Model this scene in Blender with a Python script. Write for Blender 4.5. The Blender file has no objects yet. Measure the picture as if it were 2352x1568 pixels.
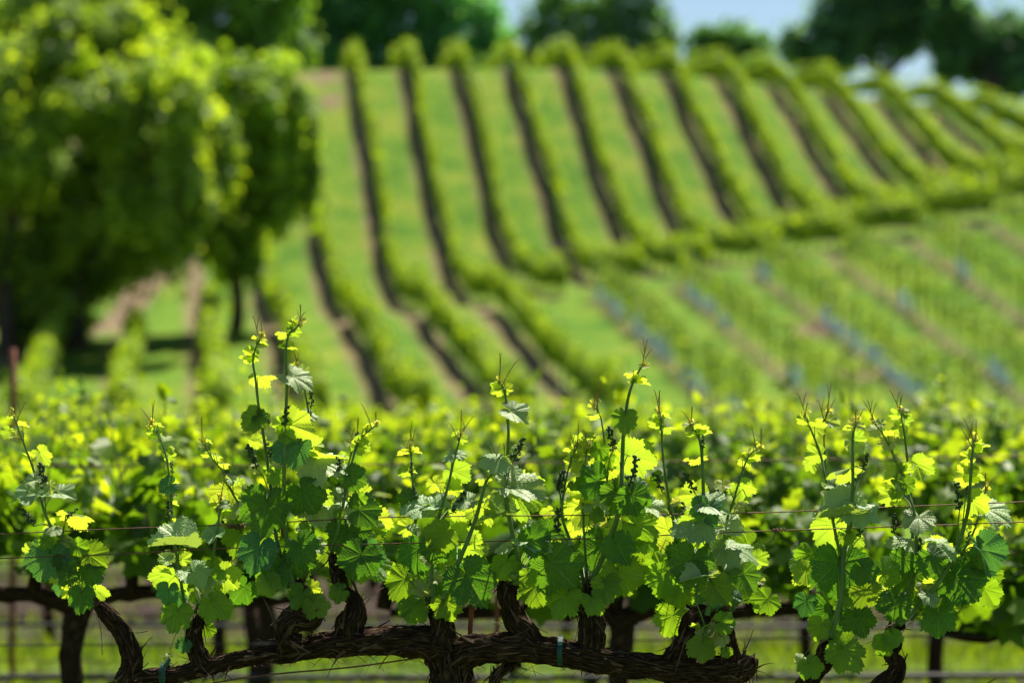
import bpy, math, random
import numpy as np
from mathutils import Vector, Matrix, noise
R = math.radians
rnd = random.Random(7)
sc = bpy.context.scene
COL = sc.collection

# ------------------------------------------------------------------ camera, sky, sun, exposure
ZC = 1.36                      # camera height above the headland ground
FPX = 112 / 36 * 2352          # focal length in units of a 2352 px wide frame
PITCH = math.atan(136 / FPX)
FOCUS = 6.0
cam_d = bpy.data.cameras.new("camera")
cam = bpy.data.objects.new("camera", cam_d); COL.objects.link(cam)
cam_d.lens = 112; cam_d.sensor_width = 36; cam_d.sensor_fit = 'HORIZONTAL'
cam.location = (0, 0, ZC); cam.rotation_euler = (math.pi / 2 + PITCH, 0, 0)
cam_d.clip_start = 0.1; cam_d.clip_end = 3000
cam_d.dof.use_dof = True; cam_d.dof.focus_distance = FOCUS; cam_d.dof.aperture_fstop = 3.6
cam_d.dof.aperture_blades = 9
sc.camera = cam

SUN_EL, SUN_AZ = 61, 27        # azimuth measured from +Y towards +X
world = bpy.data.worlds.new("World"); sc.world = world; world.use_nodes = True
wn = world.node_tree.nodes; wl = world.node_tree.links
sky = wn.new("ShaderNodeTexSky"); sky.sky_type = 'NISHITA'; sky.sun_disc = False
sky.sun_elevation = R(SUN_EL); sky.sun_rotation = R(SUN_AZ); sky.altitude = 100
sky.air_density = 1.0; sky.dust_density = 0.3; sky.ozone_density = 3.0
wn["Background"].inputs[1].default_value = 0.056
wl.new(sky.outputs[0], wn["Background"].inputs[0])
sun_d = bpy.data.lights.new("sun", 'SUN'); sun = bpy.data.objects.new("sun", sun_d); COL.objects.link(sun)
sun_d.energy = 5.0; sun_d.angle = R(0.53); sun_d.color = (1.0, 0.93, 0.78)
LDIR = Vector((math.sin(R(SUN_AZ)) * math.cos(R(SUN_EL)), math.cos(R(SUN_AZ)) * math.cos(R(SUN_EL)), math.sin(R(SUN_EL))))
sun.rotation_euler = LDIR.to_track_quat('Z', 'Y').to_euler()
sun.location = (20, 30, 40)
sc.view_settings.view_transform = 'Standard'; sc.view_settings.look = 'None'
sc.view_settings.exposure = 1.0; sc.view_settings.gamma = 1.0
sc.view_settings.use_curve_mapping = False
sc.cycles.max_bounces = 10; sc.cycles.transmission_bounces = 6; sc.cycles.diffuse_bounces = 4
sc.cycles.use_denoising = True

# ------------------------------------------------------------------ helpers
cp, sp_ = math.cos(PITCH), math.sin(PITCH)
def U(u, v, Y=FOCUS):
    """point at depth Y on the sight line through frame position u, v"""
    a = (u - 1176) / FPX; b = (784 - v) / FPX
    dx, dy, dz = a, cp - b * sp_, sp_ + b * cp
    k = Y / dy
    return Vector((dx * k, Y, ZC + dz * k))
def proj(p):
    x, y, z = p[0], p[1], p[2] - ZC
    yy = y * cp + z * sp_; zz = z * cp - y * sp_
    return 1176 + x / yy * FPX, 784 - zz / yy * FPX
CR = {'A': (0.0, 689.0, .5608), 'B': (514.5, 689.0, .5608), 'C': (1102.5, 689.0, .5608), 'D': (1745.6, 689.0, .5608),
      'E': (0.0, 1194.4, .25), 'F': (551.25, 1194.4, .25), 'G': (1102.5, 1194.4, .25), 'H': (1764.0, 1194.4, .25), 'U': (0, 0, 1.0)}
def CU(c, x, y):
    a, b, k = CR[c]
    return a + x * k, b + y * k
def P(c, x, y, dy=0.0):
    u, v = CU(c, x, y)
    return U(u, v, FOCUS + dy)
M_PX = FOCUS / FPX             # metres per frame unit at the focus distance

class MB:
    def __init__(s): s.v = []; s.f = []; s.uv = []; s.at = []
    def add(s, vs, fs, uvs=None, at=0.0):
        o = len(s.v); s.v += [tuple(q) for q in vs]
        s.f += [tuple(i + o for i in f) for f in fs]
        s.uv += uvs if uvs else [(0, 0)] * len(vs)
        s.at += at if isinstance(at, list) else [at] * len(vs)
    def build(s, name, mat, parent=None, origin=None, smooth=True, color=None):
        o = Vector(origin) if origin is not None else Vector((0, 0, 0))
        me = bpy.data.meshes.new(name)
        me.from_pydata([(q[0] - o.x, q[1] - o.y, q[2] - o.z) for q in s.v], [], s.f)
        uvl = me.uv_layers.new(name="UVMap")
        idx = np.empty(len(me.loops), dtype=np.int32); me.loops.foreach_get("vertex_index", idx)
        uvl.data.foreach_set("uv", np.array(s.uv, dtype=np.float32).reshape(-1, 2)[idx].ravel())
        a = me.attributes.new("val", 'FLOAT', 'POINT'); a.data.foreach_set("value", np.array(s.at, dtype=np.float32))
        if smooth: me.polygons.foreach_set("use_smooth", [True] * len(me.polygons))
        me.materials.append(mat); me.update()
        return link(name, me, parent, o, color)
def link(name, me, parent=None, loc=(0, 0, 0), color=None):
    ob = bpy.data.objects.new(name, me); COL.objects.link(ob)
    put(ob, parent, Matrix.Translation(loc))
    if color: ob.color = color
    return ob
WM = {}
def put(ob, parent, m):
    """place ob with world matrix m under parent"""
    WM[ob.name] = m.copy()
    if parent is not None:
        ob.parent = parent
        ob.matrix_local = WM[parent.name].inverted() @ m
    else:
        ob.matrix_world = m
def thing(name, loc, label, cat, group=None):
    o = bpy.data.objects.new(name, None); COL.objects.link(o); o.empty_display_size = .2
    put(o, None, Matrix.Translation(loc)); tag(o, label, cat, group); return o
def tag(o, label=None, cat=None, group=None, kind=None):
    if label: o["label"] = label
    if cat: o["category"] = cat
    if group: o["group"] = group
    if kind: o["kind"] = kind
    return o
def copy_tree(o, parent, m, color=None):
    c = o.copy(); COL.objects.link(c); c.parent = None
    put(c, parent, m)
    for ch in o.children: copy_tree(ch, c, m @ (WM[o.name].inverted() @ WM[ch.name]))
    return c

def smooth_path(pts, rads, n=6):
    out = []; ro = []
    k = len(pts)
    for i in range(k - 1):
        p0 = pts[max(i - 1, 0)]; p1 = pts[i]; p2 = pts[i + 1]; p3 = pts[min(i + 2, k - 1)]
        for j in range(n):
            t = j / n
            out.append(.5 * ((2 * p1) + (p2 - p0) * t + (2 * p0 - 5 * p1 + 4 * p2 - p3) * t * t + (3 * p1 - p0 - 3 * p2 + p3) * t ** 3))
            ro.append(rads[i] * (1 - t) + rads[i + 1] * t)
    out.append(pts[-1]); ro.append(rads[-1]); return out, ro
def tube(mb, pts, rads, seg=8, n=4, disp=None, at=0.0, cap=True):
    pts = [Vector(p) for p in pts]
    ps, rs = smooth_path(pts, rads, n) if n > 1 else (pts, rads)
    vs = []; uv = []; fs = []
    L = 0; nrm = None
    for i, p in enumerate(ps):
        d = (ps[min(i + 1, len(ps) - 1)] - ps[max(i - 1, 0)])
        if d.length < 1e-9: d = Vector((0, 0, 1))
        d.normalize()
        if nrm is None:
            nrm = d.orthogonal().normalized()
        else:
            nrm = (nrm - d * nrm.dot(d));
            nrm = nrm.normalized() if nrm.length > 1e-6 else d.orthogonal().normalized()
        b = d.cross(nrm)
        if i: L += (p - ps[i - 1]).length
        for j in range(seg):
            a = 2 * math.pi * j / seg
            r = rs[i] * (1 + (disp(a, L, rs[i]) if disp else 0))
            vs.append(p + (nrm * math.cos(a) + b * math.sin(a)) * r); uv.append((a / 6.2832, L))
    m = len(ps)
    for i in range(m - 1):
        for j in range(seg):
            a, b2 = i * seg + j, i * seg + (j + 1) % seg
            fs.append((a, b2, b2 + seg, a + seg))
    if cap:
        fs.append(tuple(range(seg))[::-1]); fs.append(tuple((m - 1) * seg + j for j in range(seg)))
    mb.add(vs, fs, uv, at)
    return ps, rs

# ------------------------------------------------------------------ materials
def new_mat(name):
    m = bpy.data.materials.new(name); m.use_nodes = True
    nt = m.node_tree; nt.nodes.clear()
    return m, nt.nodes, nt.links
def N(nodes, t, **kw):
    n = nodes.new(t)
    for k, v in kw.items():
        if k.startswith('_'): setattr(n, k[1:], v)
        else: n.inputs[k].default_value = v
    return n
def ramp(nodes, links, fac, stops):
    r = nodes.new("ShaderNodeValToRGB"); e = r.color_ramp.elements
    while len(e) < len(stops): e.new(0.5)
    for k, (p, c) in enumerate(stops):
        e[k].position = p; e[k].color = (*c, 1)
    links.new(fac, r.inputs[0]); return r.outputs[0]
def mixc(nodes, links, fac, a, b, mode='MIX'):
    m = nodes.new("ShaderNodeMix"); m.data_type = 'RGBA'; m.blend_type = mode
    for s, val in ((0, fac), (6, a), (7, b)):
        if isinstance(val, (float, int)): m.inputs[s].default_value = val
        elif isinstance(val, tuple): m.inputs[s].default_value = (*val, 1)
        else: links.new(val, m.inputs[s])
    return m.outputs[2]

def leaf_material(name, vein=True, trans=.5, rough=.42, under=(.62, .85, .55)):
    """leaf blade: colour from the object's colour, veins from the mesh, paler underside, light shining through"""
    m, nd, ln = new_mat(name)
    oi = nd.new("ShaderNodeObjectInfo"); geo = nd.new("ShaderNodeNewGeometry")
    at = N(nd, "ShaderNodeAttribute", _attribute_name="val")
    tc = nd.new("ShaderNodeTexCoord")
    nz = N(nd, "ShaderNodeTexNoise", Scale=55.0 if vein else 9.0, Detail=3.0)
    ln.new(tc.outputs["Object"], nz.inputs["Vector"])
    var = ramp(nd, ln, nz.outputs[0], [(.3, (.78, .8, .75)), (.7, (1.15, 1.12, 1.1))])
    base = mixc(nd, ln, 1.0, oi.outputs["Color"], var, 'MULTIPLY')
    if vein:
        vf = nd.new("ShaderNodeMath"); vf.operation = 'MULTIPLY'; vf.inputs[1].default_value = .6
        ln.new(at.outputs["Fac"], vf.inputs[0])
        base = mixc(nd, ln, vf.outputs[0], base, (.24, .32, .09))
    else:   # leaf to leaf variation stored on the mesh
        lv = ramp(nd, ln, at.outputs["Fac"], [(0, (.4, .5, .4)), (.5, (1, 1, 1)), (1, (1.7, 1.5, 1.2))])
        base = mixc(nd, ln, 1.0, base, lv, 'MULTIPLY')
    pale = mixc(nd, ln, .35, base, (.16, .22, .10))
    col = mixc(nd, ln, geo.outputs["Backfacing"], base, pale)
    pb = N(nd, "ShaderNodeBsdfPrincipled", Roughness=rough)
    pb.inputs["Specular IOR Level"].default_value = .42 if vein else .2
    ln.new(col, pb.inputs["Base Color"])
    tr = nd.new("ShaderNodeBsdfTranslucent")
    tcol = mixc(nd, ln, 1.0, base, (2.6, 2.4, .7), 'MULTIPLY')
    ln.new(tcol, tr.inputs[0])
    mx = nd.new("ShaderNodeMixShader")
    if vein: ln.new(oi.outputs["Alpha"], mx.inputs[0])
    else: mx.inputs[0].default_value = trans
    ln.new(pb.outputs[0], mx.inputs[1]); ln.new(tr.outputs[0], mx.inputs[2])
    out = nd.new("ShaderNodeOutputMaterial"); ln.new(mx.outputs[0], out.inputs[0])
    if vein:
        bp = N(nd, "ShaderNodeBump", Strength=.25, Distance=.003)
        vo = N(nd, "ShaderNodeTexVoronoi", Scale=16.0); ln.new(tc.outputs["Object"], vo.inputs["Vector"])
        ln.new(vo.outputs["Distance"], bp.inputs["Height"])
        ln.new(bp.outputs[0], pb.inputs["Normal"])
    return m
def simple_mat(name, stops, scale=8.0, rough=.8, stretch=(1, 1, 1), coord="Object", bump=0.0, metal=0.0, detail=6.0, spec=.3):
    m, nd, ln = new_mat(name)
    tc = nd.new("ShaderNodeTexCoord"); mp = N(nd, "ShaderNodeMapping"); mp.inputs["Scale"].default_value = stretch
    ln.new(tc.outputs[coord], mp.inputs[0])
    nz = N(nd, "ShaderNodeTexNoise", Scale=scale, Detail=detail, Roughness=.65); ln.new(mp.outputs[0], nz.inputs["Vector"])
    col = ramp(nd, ln, nz.outputs[0], stops)
    pb = N(nd, "ShaderNodeBsdfPrincipled", Roughness=rough, Metallic=metal)
    pb.inputs["Specular IOR Level"].default_value = spec
    ln.new(col, pb.inputs["Base Color"])
    if bump:
        b = N(nd, "ShaderNodeBump", Strength=bump, Distance=.01); ln.new(nz.outputs[0], b.inputs["Height"]); ln.new(b.outputs[0], pb.inputs["Normal"])
    out = nd.new("ShaderNodeOutputMaterial"); ln.new(pb.outputs[0], out.inputs[0])
    return m
M_LEAF = leaf_material("vine leaf", True, .5, .52)
M_LEAFCARD = leaf_material("distant vine leaf", False, .5, .45)
M_TREELEAF = leaf_material("tree leaf", False, .48, .5)
M_STEM = simple_mat("green shoot", [(.3, (.06, .125, .022)), (.7, (.11, .195, .04))], 30, .45)
M_TENDRIL = simple_mat("tendril", [(.3, (.22, .09, .025)), (.7, (.34, .2, .05))], 60, .5)
M_FLOWER = simple_mat("closed flower buds", [(.3, (.02, .045, .012)), (.7, (.045, .085, .02))], 200, .6)
M_BARK = simple_mat("vine bark", [(.32, (.008, .005, .003)), (.48, (.03, .017, .010)), (.6, (.085, .052, .032)), (.74, (.22, .15, .10))], 7.0, .9, (8, 5, 1), "UV", 1.0, spec=.08)
M_SHRED = simple_mat("bark shreds", [(.3, (.025, .014, .009)), (.7, (.13, .08, .05))], 30, .9)
M_CANE = simple_mat("ripe cane", [(.3, (.10, .045, .02)), (.7, (.24, .12, .06))], 40, .7)
M_TREEBARK = simple_mat("tree bark", [(.3, (.03, .022, .016)), (.7, (.10, .075, .055))], 3, .9, (6, 6, 1), bump=.4)
M_WIRE = simple_mat("rusty wire", [(.35, (.06, .03, .02)), (.65, (.22, .10, .06))], 60, .55, metal=.3)
M_RUST = simple_mat("rusty steel", [(.35, (.10, .03, .018)), (.65, (.26, .09, .05))], 25, .8, bump=.3)
M_HOSE = simple_mat("black drip hose", [(.3, (.02, .02, .022)), (.7, (.05, .05, .055))], 10, .5)
M_TIE = simple_mat("green tie tape", [(.3, (.0, .03, .03)), (.7, (.005, .06, .052))], 20, .35)
M_STAKE = simple_mat("training stake", [(.3, (.22, .26, .10)), (.7, (.36, .38, .18))], 6, .7)
M_TUBE = simple_mat("blue grow tube", [(.3, (.55, .66, .86)), (.7, (.68, .78, .92))], 6, .4)

def ground_material():
    m, nd, ln = new_mat("grass and soil")
    at = N(nd, "ShaderNodeAttribute", _attribute_name="val")
    tc = nd.new("ShaderNodeTexCoord")
    n1 = N(nd, "ShaderNodeTexNoise", Scale=.5, Detail=6.0); n2 = N(nd, "ShaderNodeTexNoise", Scale=4.0, Detail=6.0)
    n3 = N(nd, "ShaderNodeTexNoise", Scale=26.0, Detail=4.0)
    for n in (n1, n2, n3): ln.new(tc.outputs["Object"], n.inputs["Vector"])
    g1 = ramp(nd, ln, n1.outputs[0], [(.32, (.075, .175, .028)), (.5, (.135, .24, .034)), (.68, (.215, .27, .046))])
    g2 = ramp(nd, ln, n2.outputs[0], [(.3, (.6, .68, .6)), (.7, (1.25, 1.2, 1.1))])
    g3 = ramp(nd, ln, n3.outputs[0], [(.35, (.55, .6, .5)), (.65, (1.3, 1.25, 1.2))])
    grass = mixc(nd, ln, 1.0, mixc(nd, ln, 1.0, g1, g2, 'MULTIPLY'), g3, 'MULTIPLY')
    s1 = ramp(nd, ln, n2.outputs[0], [(.3, (.15, .10, .08)), (.7, (.30, .205, .155))])
    soil = mixc(nd, ln, 1.0, s1, g3, 'MULTIPLY')
    dk = N(nd, "ShaderNodeAttribute", _attribute_name="soil_shade")
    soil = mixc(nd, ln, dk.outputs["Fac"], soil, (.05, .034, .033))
    ad = nd.new("ShaderNodeMath"); ad.operation = 'MULTIPLY_ADD'; ln.new(n2.outputs[0], ad.inputs[0]); ad.inputs[1].default_value = 1.2
    ln.new(at.outputs["Fac"], ad.inputs[2])
    sub = nd.new("ShaderNodeMapRange"); sub.inputs["From Min"].default_value = .95; sub.inputs["From Max"].default_value = 1.25
    ln.new(ad.outputs[0], sub.inputs["Value"])
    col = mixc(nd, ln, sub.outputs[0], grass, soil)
    pb = N(nd, "ShaderNodeBsdfPrincipled", Roughness=.9); pb.inputs["Specular IOR Level"].default_value = .03
    ln.new(col, pb.inputs["Base Color"])
    bp = N(nd, "ShaderNodeBump", Strength=.6, Distance=.05); ln.new(n3.outputs[0], bp.inputs["Height"]); ln.new(bp.outputs[0], pb.inputs["Normal"])
    out = nd.new("ShaderNodeOutputMaterial"); ln.new(pb.outputs[0], out.inputs[0])
    return m
M_GROUND = ground_material()

# ------------------------------------------------------------------ terrain
SL = 0.105; SP = 2.33
def row_x(k, Y): return -2.95 + SP * k + SL * (104 - Y)
def young_x(j, Y): return 4.1 + 2.6 * j + .107 * (90 - Y)
TX = [-9.2, 2.2, 7, 11.6, 15.9, 19.7, 22.7, 40]; TZ = [14.65, 14.74, 14.5, 14.07, 13.4, 12.9, 12.0, 8.5]
def terr(X, Y):
    """height of the ground; X, Y numpy arrays"""
    X = np.asarray(X, float); Y = np.asarray(Y, float)
    Xc = np.clip(X, -14, 30)
    lip = 3.25 + .12 * Xc + .0033 * Xc ** 2
    top = np.interp(Xc, TX, TZ)
    top = np.maximum(top, lip + 4)
    bl = np.clip(9 + .45 * Xc, 5.5, 18)           # depth of the bench, wider to the right
    y1 = 104.5 + bl * .6; y2 = 104.5 + bl; tl = 141 - y2; sg = lip / 104.5
    z1, z2 = sg * y1 + .04, sg * y2 + .30; dl = top - z2
    ys = [-200, 34, 60, 80, 104.5, y1, y2, y2 + .13 * tl, y2 + .32 * tl, y2 + .6 * tl, 141, 148, 160, 400, 1500]
    zs = [Xc * 0 - ZC, Xc * 0 - ZC, Xc * 0 - 1.15, -.35 + .02 * Xc, lip, z1, z2, z2 + .045 * dl, z2 + .195 * dl, z2 + .53 * dl, top, top + .5, top + .45, top * .3, top * 0 - 5]
    acc = 0
    for o in (-1.6, -.8, 0, .8, 1.6):
        y = Y + o; z = np.zeros_like(y)
        for i in range(len(ys) - 1):
            t = np.clip((y - ys[i]) / (ys[i + 1] - ys[i]), 0, 1)
            seg = (y >= ys[i]) & (y < ys[i + 1])
            z = np.where(seg, zs[i] + (zs[i + 1] - zs[i]) * t, z)
        acc = acc + z
    return acc / 5 + ZC
def H(x, y): return float(terr(np.array([x]), np.array([y]))[0])
def ground_at(u, v, y0=70, y1=145):
    for i in range(400):
        Y = y0 + (y1 - y0) * i / 400
        p = U(u, v, Y)
        if H(p.x, Y) >= p.z: return Vector((p.x, Y, H(p.x, Y)))
    return U(u, v, y1)
NEAR_ROWS = [6.0, 8.9, 11.2, 13.4, 15.6, 18.0, 20.4, 22.8, 25.2]
def build_ground():
    xs = np.concatenate([[-700, -300, -120, -60], np.arange(-34, -14, 1.0), np.arange(-14, 30, .22), np.arange(30, 48, 1.0), [60, 120, 300, 700]])
    ys = np.concatenate([[-200, -60, -20], np.arange(-6, 30, .2), np.arange(30, 70, 1.0), np.arange(70, 150, .3), np.arange(150, 200, 2.5), [220, 260, 320, 400, 600, 1000, 1500]])
    X, Y = np.meshgrid(xs, ys); Z = terr(X, Y)
    # bare soil: strips under the vines, a dirt track by the trees, worn spots
    soil = np.zeros_like(X)
    t = (X - (-2.95 + SL * (104 - Y))) / SP; d = (t - np.round(t)) * SP
    strip = np.clip(1 - np.abs(d + .34) / .74, 0, 1) ** .6
    hedge = ((Y > 70) & (Y < 158) & ((t < 1.5) | (Y > 103.4)))
    soil = np.where(hedge, strip * .70, soil)
    tj = (X - (4.1 + .107 * (90 - Y))) / 2.6; dj = (tj - np.round(tj)) * 2.6
    soil = np.where((Y > 70) & (Y <= 103.4) & (t >= 1.5), np.clip(1 - np.abs(dj + .1) / .65, 0, 1) ** .6 * .55, soil)
    soil_shade = np.clip((40 - Y) / 10, 0, 1) * (Y > 4)  # near soil darkened in its colour to stand for shade under the vines
    soil = np.maximum(soil, np.clip(1 - np.abs(Y - 22.0) / 6.5, 0, 1) ** .35 * .8)
    soil = np.where(Y < 18, np.maximum(soil, .38), soil)
    for r in NEAR_ROWS:
        soil = np.maximum(soil, np.clip(1 - np.abs(Y - r) / .75, 0, 1) ** .5 * .75)
    track = [ground_at(*q) for q in ((560, 420), (470, 520), (420, 590), (330, 660), (250, 740), (130, 800), (0, 835))]
    for a, b in zip(track[:-1], track[1:]):
        ab = np.array([b.x - a.x, b.y - a.y]); L = ab @ ab + 1e-9
        tt = np.clip(((X - a.x) * ab[0] + (Y - a.y) * ab[1]) / L, 0, 1)
        dd = np.hypot(X - a.x - tt * ab[0], Y - a.y - tt * ab[1])
        soil = np.maximum(soil, np.clip(1.6 - dd / .7, 0, 1) * .7)
    for (u, v, r) in ((1885, 755, 1.0), (1960, 860, .8), (745, 175, 1.1), (760, 235, .7)):
        p = ground_at(u, v); soil = np.maximum(soil, np.clip(1.4 - np.hypot(X - p.x, (Y - p.y) * .5) / r, 0, 1) * .65)
    vs = np.stack([X.ravel(), Y.ravel(), Z.ravel()], 1)
    nx, ny = len(xs), len(ys)
    i = np.arange((nx - 1) * (ny - 1)); r, c = i // (nx - 1), i % (nx - 1); a = r * nx + c
    me = bpy.data.meshes.new("ground")
    me.from_pydata(vs.tolist(), [], np.stack([a, a + 1, a + nx + 1, a + nx], 1).tolist())
    at = me.attributes.new("val", 'FLOAT', 'POINT'); at.data.foreach_set("value", soil.ravel().astype(np.float32))
    at = me.attributes.new("soil_shade", 'FLOAT', 'POINT'); at.data.foreach_set("value", soil_shade.ravel().astype(np.float32))
    me.polygons.foreach_set("use_smooth", [True] * len(me.polygons)); me.materials.append(M_GROUND)
    tag(link("ground", me), kind="structure")
build_ground()

# ------------------------------------------------------------------ leaf clumps (numpy) for everything far away
LOBE = [(0, -.12), (.32, -.34), (.5, .02), (.36, .22), (.42, .55), (.16, .55), (0, .95), (-.16, .55), (-.42, .55), (-.36, .22), (-.5, .02), (-.32, -.34)]
def cards(mb, centers, sizes, normals, rng, lobed=False, at=None):
    """many small leaves: one folded blade each"""
    n = len(centers)
    if n == 0: return
    nr = normals / (np.linalg.norm(normals, axis=1, keepdims=True) + 1e-9)
    t = rng.normal(size=(n, 3)); t -= nr * (t * nr).sum(1, keepdims=True); t /= np.linalg.norm(t, axis=1, keepdims=True) + 1e-9
    b = np.cross(nr, t)
    shape = LOBE if lobed else [(-.5, -.15), (0, -.55), (.5, -.1), (.28, .45), (-.3, .42)]
    k = len(shape); V = np.empty((n, k, 3))
    for i, (x, y) in enumerate(shape):
        V[:, i] = centers + (b * x + t * y) * sizes[:, None] - nr * (abs(x) * .35 * sizes)[:, None]
    o = len(mb.v)
    mb.v += [tuple(q) for q in V.reshape(-1, 3).tolist()]
    mb.f += [tuple(range(o + i * k, o + i * k + k)) for i in range(n)]
    mb.uv += [(0, 0)] * (n * k)
    av = rng.uniform(0, 1, n) if at is None else at
    mb.at += np.repeat(av, k).tolist()

ORD = ["first", "second", "third", "fourth", "fifth", "sixth", "seventh", "eighth", "ninth", "tenth", "eleventh", "twelfth", "thirteenth", "fourteenth", "fifteenth"]
def trunk_mesh():
    mb = MB(); tube(mb, [(0, 0, -.1), (.02, .01, .3), (-.01, 0, .62), (.0, .02, .85)], [.04, .03, .03, .035], 7, 3)
    o = mb.build("trunk", M_TREEBARK); me = o.data; bpy.data.objects.remove(o); return me
TRUNK_ME = trunk_mesh()
def vine_row(k, y0, y1, label, seed, xf, group, wide=.155, z0=.40, z1=1.2, dens=215):
    rng = np.random.default_rng(seed)
    base = Vector((xf(k, y0), y0, H(xf(k, y0), y0)))
    t = thing("vine_row", base, label, "vine row", group)
    mb = MB(); n = int((y1 - y0) * dens)
    Y = rng.uniform(y0, y1, n); 
    bulge = .8 + .6 * np.array([noise.noise((y * .9, k * 7.3, 1.7)) for y in Y]) 
    a = rng.uniform(0, 2 * np.pi, n); r = np.sqrt(rng.uniform(.2, 1, n))
    X = np.array([xf(k, y) + .07 * math.sin(y * .31 + k * 2.1) + .05 * math.sin(y * .83 + k) for y in Y]) + np.cos(a) * r * wide * (1 + .6 * bulge)
    G = terr(X, Y); mid = (z0 + z1) / 2; hz = (z1 - z0) / 2
    Z = G + mid + np.sin(a) * r * hz * (.8 + .35 * bulge)
    over = np.clip((Y - 139) / 8, 0, 1); Z = Z - over * .28 * (Z - G - z0 + .1); keep = rng.uniform(size=n) > over * .45
    spike = rng.uniform(size=n) < .05; Z = np.where(spike, G + z1 + rng.uniform(0, .28, n), Z)
    nr = np.stack([np.cos(a) + rng.normal(0, .5, n), rng.normal(0, .6, n), np.sin(a) * .8 + .35 + rng.normal(0, .4, n)], 1)
    cards(mb, np.stack([X, Y, Z], 1)[keep], rng.uniform(.10, .19, n)[keep], nr[keep], rng)
    mb.build("foliage", M_LEAFCARD, t, base, smooth=False, color=(.15, .24, .018, 1))
    y = y0 + .4
    while y < y1:
        x = xf(k, y); ob = link("trunk", TRUNK_ME, t, (x, y, H(x, y))); y += 1.9
    return t
for k in range(0, 14):
    vine_row(k, 104.2, 157, "trellised vine row on the upper hillside, %s from the left along the crest" % ORD[k], 100 + k, row_x, "vine rows on the upper hillside")
for i, (k, ye) in enumerate(((-3, 109), (-2, 121), (-1, 131))):
    vine_row(k, 104.2, ye, ["short vine row on the bench nearest the big leafy tree", "vine row ending half way up the slope beside the tree crown", "vine row stopping short of the crest at a grassy gap"][i], 140 + i, row_x, "vine rows on the upper hillside")
for i, k in enumerate(range(-5, 2)):
    vine_row(k, 73, 102.6 if k > -4 else 99, "vine row on the lower slope below the bench, %s from the left" % ORD[i], 160 + i, row_x, "vine rows on the lower slope", wide=.22 if k < -2 else .15)

# young vines with stakes and blue tubes on the lower right slope
def young_proto(seed, tubed):
    rng = np.random.default_rng(seed)
    t = thing("young_vine", (0, 0, 0), "x", "young vine", "young staked vines on the lower slope")
    mb = MB(); tube(mb, [(0, 0, -.15), (.0, .01, .7), (0.01, 0, 1.5)], [.024, .022, .02], 6, 2); mb.build("stake", M_STAKE, t)
    mb = MB(); n = 36
    Z = rng.uniform(.3, 1.45, n); X = rng.normal(0, .09, n); Yv = rng.normal(0, .09, n)
    cards(mb, np.stack([X, Yv, Z], 1), rng.uniform(.08, .17, n), rng.normal(size=(n, 3)), rng)
    mb.build("foliage", M_LEAFCARD, t, smooth=False, color=(.12, .20, .025, 1))
    if tubed:
        mb = MB(); tube(mb, [(0, 0, -.02), (0, 0, .2), (0.01, 0, .5)], [.09, .10, .09], 10, 2); mb.build("grow_tube", M_TUBE, t)
    return t
YP = [young_proto(1, False), young_proto(2, True)]
first = [True, True]
for j in range(-1, 8):
    y = 75.0
    while y < 102.8:
        x = young_x(j, y) + rnd.uniform(-.08, .08)
        if x > row_x(1, y) + 1.4 and abs(x / y) < .18:
            tubed = noise.noise((j * 3.1, y * .3, 5.5)) > (.06 if j in (0, 1, 2) else .2)
            ob = YP[tubed]
            m = Matrix.Translation((x, y, H(x, y))) @ Matrix.Rotation(rnd.uniform(0, 6.28), 4, 'Z') @ Matrix.Scale(rnd.uniform(.85, 1.1), 4)
            if first[tubed]:
                first[tubed] = False
                put(ob, None, m)
                for ch in ob.children: WM[ch.name] = m.copy()
            else:
                ob = copy_tree(ob, None, m)
            ob["label"] = "young staked vine with a pale blue grow tube at its foot" if tubed else "young staked vine without a tube, thin and leafy"
            ob["group"] = "young vines with blue tubes" if tubed else "young vines without tubes"
        y += rnd.uniform(.62, .85)

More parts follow.
